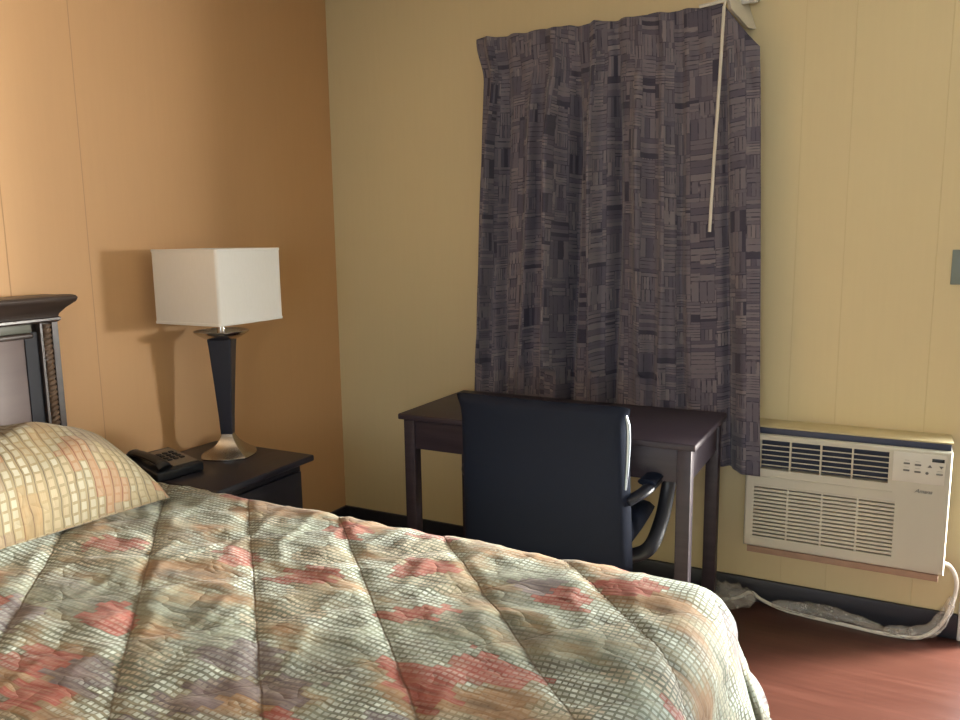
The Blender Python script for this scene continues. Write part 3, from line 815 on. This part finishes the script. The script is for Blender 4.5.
# front shell built round the two recesses
rec = [(1.992, 2.424, .603, .712), (1.992, 2.450, .345, .543)]
xs = [AX0, 1.992, 2.424, 2.450, AX1]; zs = [AZ0, .345, .543, .603, .712, AZ1]
for i in range(4):
    for j in range(5):
        cxm = (xs[i]+xs[i+1])/2; czm = (zs[j]+zs[j+1])/2
        if any(a < cxm < b and c < czm < d for a, b, c, d in rec): continue
        q = [bm.verts.new((x, AY, z)) for x, z in ((xs[i], zs[j]), (xs[i+1], zs[j]), (xs[i+1], zs[j+1]), (xs[i], zs[j+1]))]; bm.faces.new(q)
for a, b, c, d in rec:
    for (p, q) in (((a, c), (b, c)), ((b, c), (b, d)), ((b, d), (a, d)), ((a, d), (a, c))):
        bm.faces.new([bm.verts.new(v) for v in ((p[0], AY, p[1]), (q[0], AY, q[1]), (q[0], AY+.035, q[1]), (p[0], AY+.035, p[1]))])
# rounded rim then sides to the wall
def rim(off, y, n=5):
    r = max(.002, .018-off*0)
    out = []
    for cxs, czs, a0 in ((AX1+off, AZ1+off, 0), (AX0-off, AZ1+off, 90), (AX0-off, AZ0-off, 180), (AX1+off, AZ0-off, 270)):
        out.append(bm.verts.new((cxs, y, czs)))
    return out
rr = [rim(0, AY), rim(.004, AY+.0015), rim(.0075, AY+.005), rim(.009, AY+.010), rim(.009, 0)]
for A, D in zip(rr, rr[1:]):
    for i in range(4): bm.faces.new((A[i], A[(i+1) % 4], D[(i+1) % 4], D[i]))
bmesh.ops.remove_doubles(bm, verts=bm.verts, dist=.0002)
body = obj('housing', bm, M_ac, ac, sharp=50)
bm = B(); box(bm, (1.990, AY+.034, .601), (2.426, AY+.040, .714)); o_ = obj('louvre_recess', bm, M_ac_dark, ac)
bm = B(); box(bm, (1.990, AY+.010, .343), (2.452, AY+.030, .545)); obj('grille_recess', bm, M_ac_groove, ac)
for k in range(5):      # upper louvres
    z = .618+k*.0185
    bm = B(); box(bm, (1.992, AY+.003, z), (2.424, AY+.020, z+.0040), .001)
    for v in bm.verts: v.co.z += (v.co.y-AY)*-.3
    obj('louvre', bm, M_ac, ac)
for x in (2.008, 2.110, 2.211, 2.312):
    bm = B(); box(bm, (x-.003, AY+.0005, .603), (x+.003, AY+.022, .712), .001); obj('louvre_divider', bm, M_ac, ac)
bm = B(); nsl = 14; pz = (.543-.345)/nsl
for k in range(nsl):
    z = .345+k*pz
    box(bm, (1.992, AY+.0005, z+.0052), (2.450, AY+.014, z+pz), .001)
for x in (2.108, 2.222, 2.336):
    box(bm, (x-.0035, AY, .345), (x+.0035, AY+.013, .543), .0005)
obj('intake_grille', bm, M_ac, ac)
# ridge between sections
bm = B(); box(bm, (AX0+.004, AY-.0025, .572), (2.440, AY+.001, .576), .001); obj('moulded_ridge', bm, M_ac, ac)
bm = B(); box(bm, (2.436, AY-.003, .616), (2.590, AY+.002, .719), .002); cp = obj('control_panel', bm, M_ac_light, ac); cp['label'] = 'paler control panel with buttons'
yb = AY-.003
bm = B(); box(bm, (2.550, yb-.0015, .694), (2.586, yb+.001, .7055), .0008); d_ = obj('display', bm, M_display, cp); d_['label'] = 'small dark display window'
for x, z in ((2.477, .681), (2.510, .679), (2.477, .657), (2.510, .655), (2.574, .654)):
    bm = B(); box(bm, (x-.0095, yb-.0025, z-.003), (x+.0095, yb+.001, z+.003), .0015); obj('button', bm, M_button, cp)
bm = B(); lathe(bm, [(.0048, 0), (.0048, .002), (.003, .003)], (0, 0), 16)
for v in bm.verts: v.co = Vector((2.538+v.co.x, yb-v.co.z, .654+v.co.y))
obj('button', bm, M_button, cp)
for x, z, s in ((2.545, .678, 1), (2.578, .678, -1)):
    bm = B(); P3 = [(-.0065, -.004*s), (.0065, -.004*s), (0, .0055*s)]
    A = [bm.verts.new((x+a, yb-.0022, z+b)) for a, b in P3]; D = [bm.verts.new((x+a, yb+.001, z+b)) for a, b in P3]
    bm.faces.new(A); bm.faces.new(D)
    for i in range(3): bm.faces.new((A[i], A[(i+1) % 3], D[(i+1) % 3], D[i]))
    obj('arrow_button', bm, M_button, cp)
M_legend = simple('pale_grey_print', (.36, .36, .33), .6, bump=0)
for x, z in ((2.477, .692), (2.510, .690), (2.477, .668), (2.510, .6665), (2.574, .6645)):
    bm = B(); box(bm, (x-.007, yb-.0004, z-.0008), (x+.007, yb+.0005, z+.0008)); obj('printed_legend', bm, M_legend, cp)
# script badge
fc = bpy.data.curves.new('badge', 'FONT'); fc.body = 'Amana'; fc.size = .019; fc.shear = .45; fc.extrude = .0006; fc.align_x = 'CENTER'; fc.space_character = .95
fo = bpy.data.objects.new('badge_source', fc); C.objects.link(fo)
dg = bpy.context.evaluated_depsgraph_get(); me = bpy.data.meshes.new_from_object(fo.evaluated_get(dg))
bpy.data.objects.remove(fo)
bm = B(); bm.from_mesh(me)
xf(bm, Matrix.Translation((2.531, AY-.0008, .583)) @ Matrix.Rotation(PI/2, 4, 'X'))
bd = obj('badge', bm, M_grey_print, ac, smooth=False); bd['label'] = 'small dark script lettering'
# sleeve / dark strip painting the shaded gap above and wooden trim below
bm = B(); box(bm, (AX0-.03, -.128, .7525), (AX1+.010, 0, .758), .001); obj('sleeve', bm, M_ac_sleeve, ac)
bm = B(); box(bm, (AX0-.02, -.132, .7315), (AX1+.004, -.0, .752), .001); obj('gap_strip', bm, M_ac_navy, ac)
tw = B(); box(tw, (AX0+.006, -.145, .278), (AX1-.006, 0, .3015), .002); wt = obj('sill_board', tw, M_trimwood, ac); wt['label'] = 'rough brown wooden strip under the unit'

# ------------------------------------------------------------------ power cord and plastic
cordp = [(2.600, -.10, .335), (2.630, -.075, .315), (2.652, -.06, .27), (2.655, -.05, .215), (2.640, -.055, .14), (2.610, -.06, .065), (2.560, -.075, .020), (2.50, -.085, .012), (2.42, -.085, .010), (2.32, -.075, .010), (2.20, -.065, .010), (2.10, -.050, .012), (2.02, -.035, .03), (1.98, -.035, .055), (1.94, -.045, .030), (1.88, -.06, .012), (1.80, -.06, .010), (1.70, -.05, .010)]
cord = thing('power_cord', 'white power cord in clear plastic film running along the baseboard from the air conditioner', 'cord', (2.65, -.05, 0))
bm = B(); cordp = [(a, b, c+max(0, .020*(1-c/.2))) for a, b, c in cordp]
tube(bm, catmull(cordp, 8), .0075, 12, sec=(1, .8)); obj('cable', bm, M_cord, cord)
def film(pts, rad, seed, nseg=7):
    bm = B(); P = catmull(pts, nseg); n = 26; rings = []
    N = None
    for i, p in enumerate(P):
        t = (P[min(i+1, len(P)-1)]-P[max(i-1, 0)]).normalized()
        N = (Vector((0, 0, 1))-t*t.z).normalized() if N is None else (N-t*t.dot(N)).normalized()
        Bn = t.cross(N); ring = []
        f = i/(len(P)-1); env = .35+.65*math.sin(PI*f)**.5
        for k in range(n):
            a = 2*PI*k/n
            r = rad*env*(1+.55*noise.noise(Vector((i*.23, math.cos(a)*1.7+seed, math.sin(a)*1.7)))+.25*noise.noise(Vector((i*.9, math.cos(a)*5+seed, math.sin(a)*5))))
            q = p+N*math.cos(a)*r*.75+Bn*math.sin(a)*r
            q.z = max(q.z+.018, FL+.003); q.y = min(q.y, -.018); ring.append(bm.verts.new(q))
        rings.append(ring)
    for A, D in zip(rings, rings[1:]):
        for k in range(n): bm.faces.new((A[k], A[(k+1) % n], D[(k+1) % n], D[k]))
    return bm
bm = film([(2.645, -.055, .18), (2.625, -.06, .10), (2.58, -.07, .045), (2.50, -.08, .028), (2.44, -.085, .022)], .026, 2.)
obj('plastic_film', bm, M_film, cord, sharp=179)
bm = film([(2.44, -.075, .020), (2.34, -.065, .035), (2.24, -.060, .040), (2.14, -.055, .035), (2.06, -.05, .028)], .028, 5.)
obj('plastic_film', bm, M_film, cord, sharp=179)
bm = film([(2.00, -.075, .05), (1.96, -.09, .05), (1.925, -.085, .045), (1.89, -.075, .05), (1.85, -.065, .04), (1.82, -.06, .03)], .054, 9.)
pb = obj('plastic_bag', bm, M_film, loc=(1.9, -.1, 0), sharp=179); tag(pb, 'crumpled clear plastic bag on the floor at the baseboard beside the desk leg', 'plastic bag')

# ------------------------------------------------------------------ switch plate
sw = thing('light_switch', 'grey wall switch plate on the yellow wall at the right edge', 'switch', (2.607, 0, 1.33))
bm = B(); box(bm, (2.570, -.006, 1.272), (2.642, 0, 1.388), .002); obj('switch_plate', bm, M_plate, sw)
bm = B(); box(bm, (2.602, -.016, 1.322), (2.611, -.005, 1.342), .002); obj('toggle', bm, M_toggle, sw)
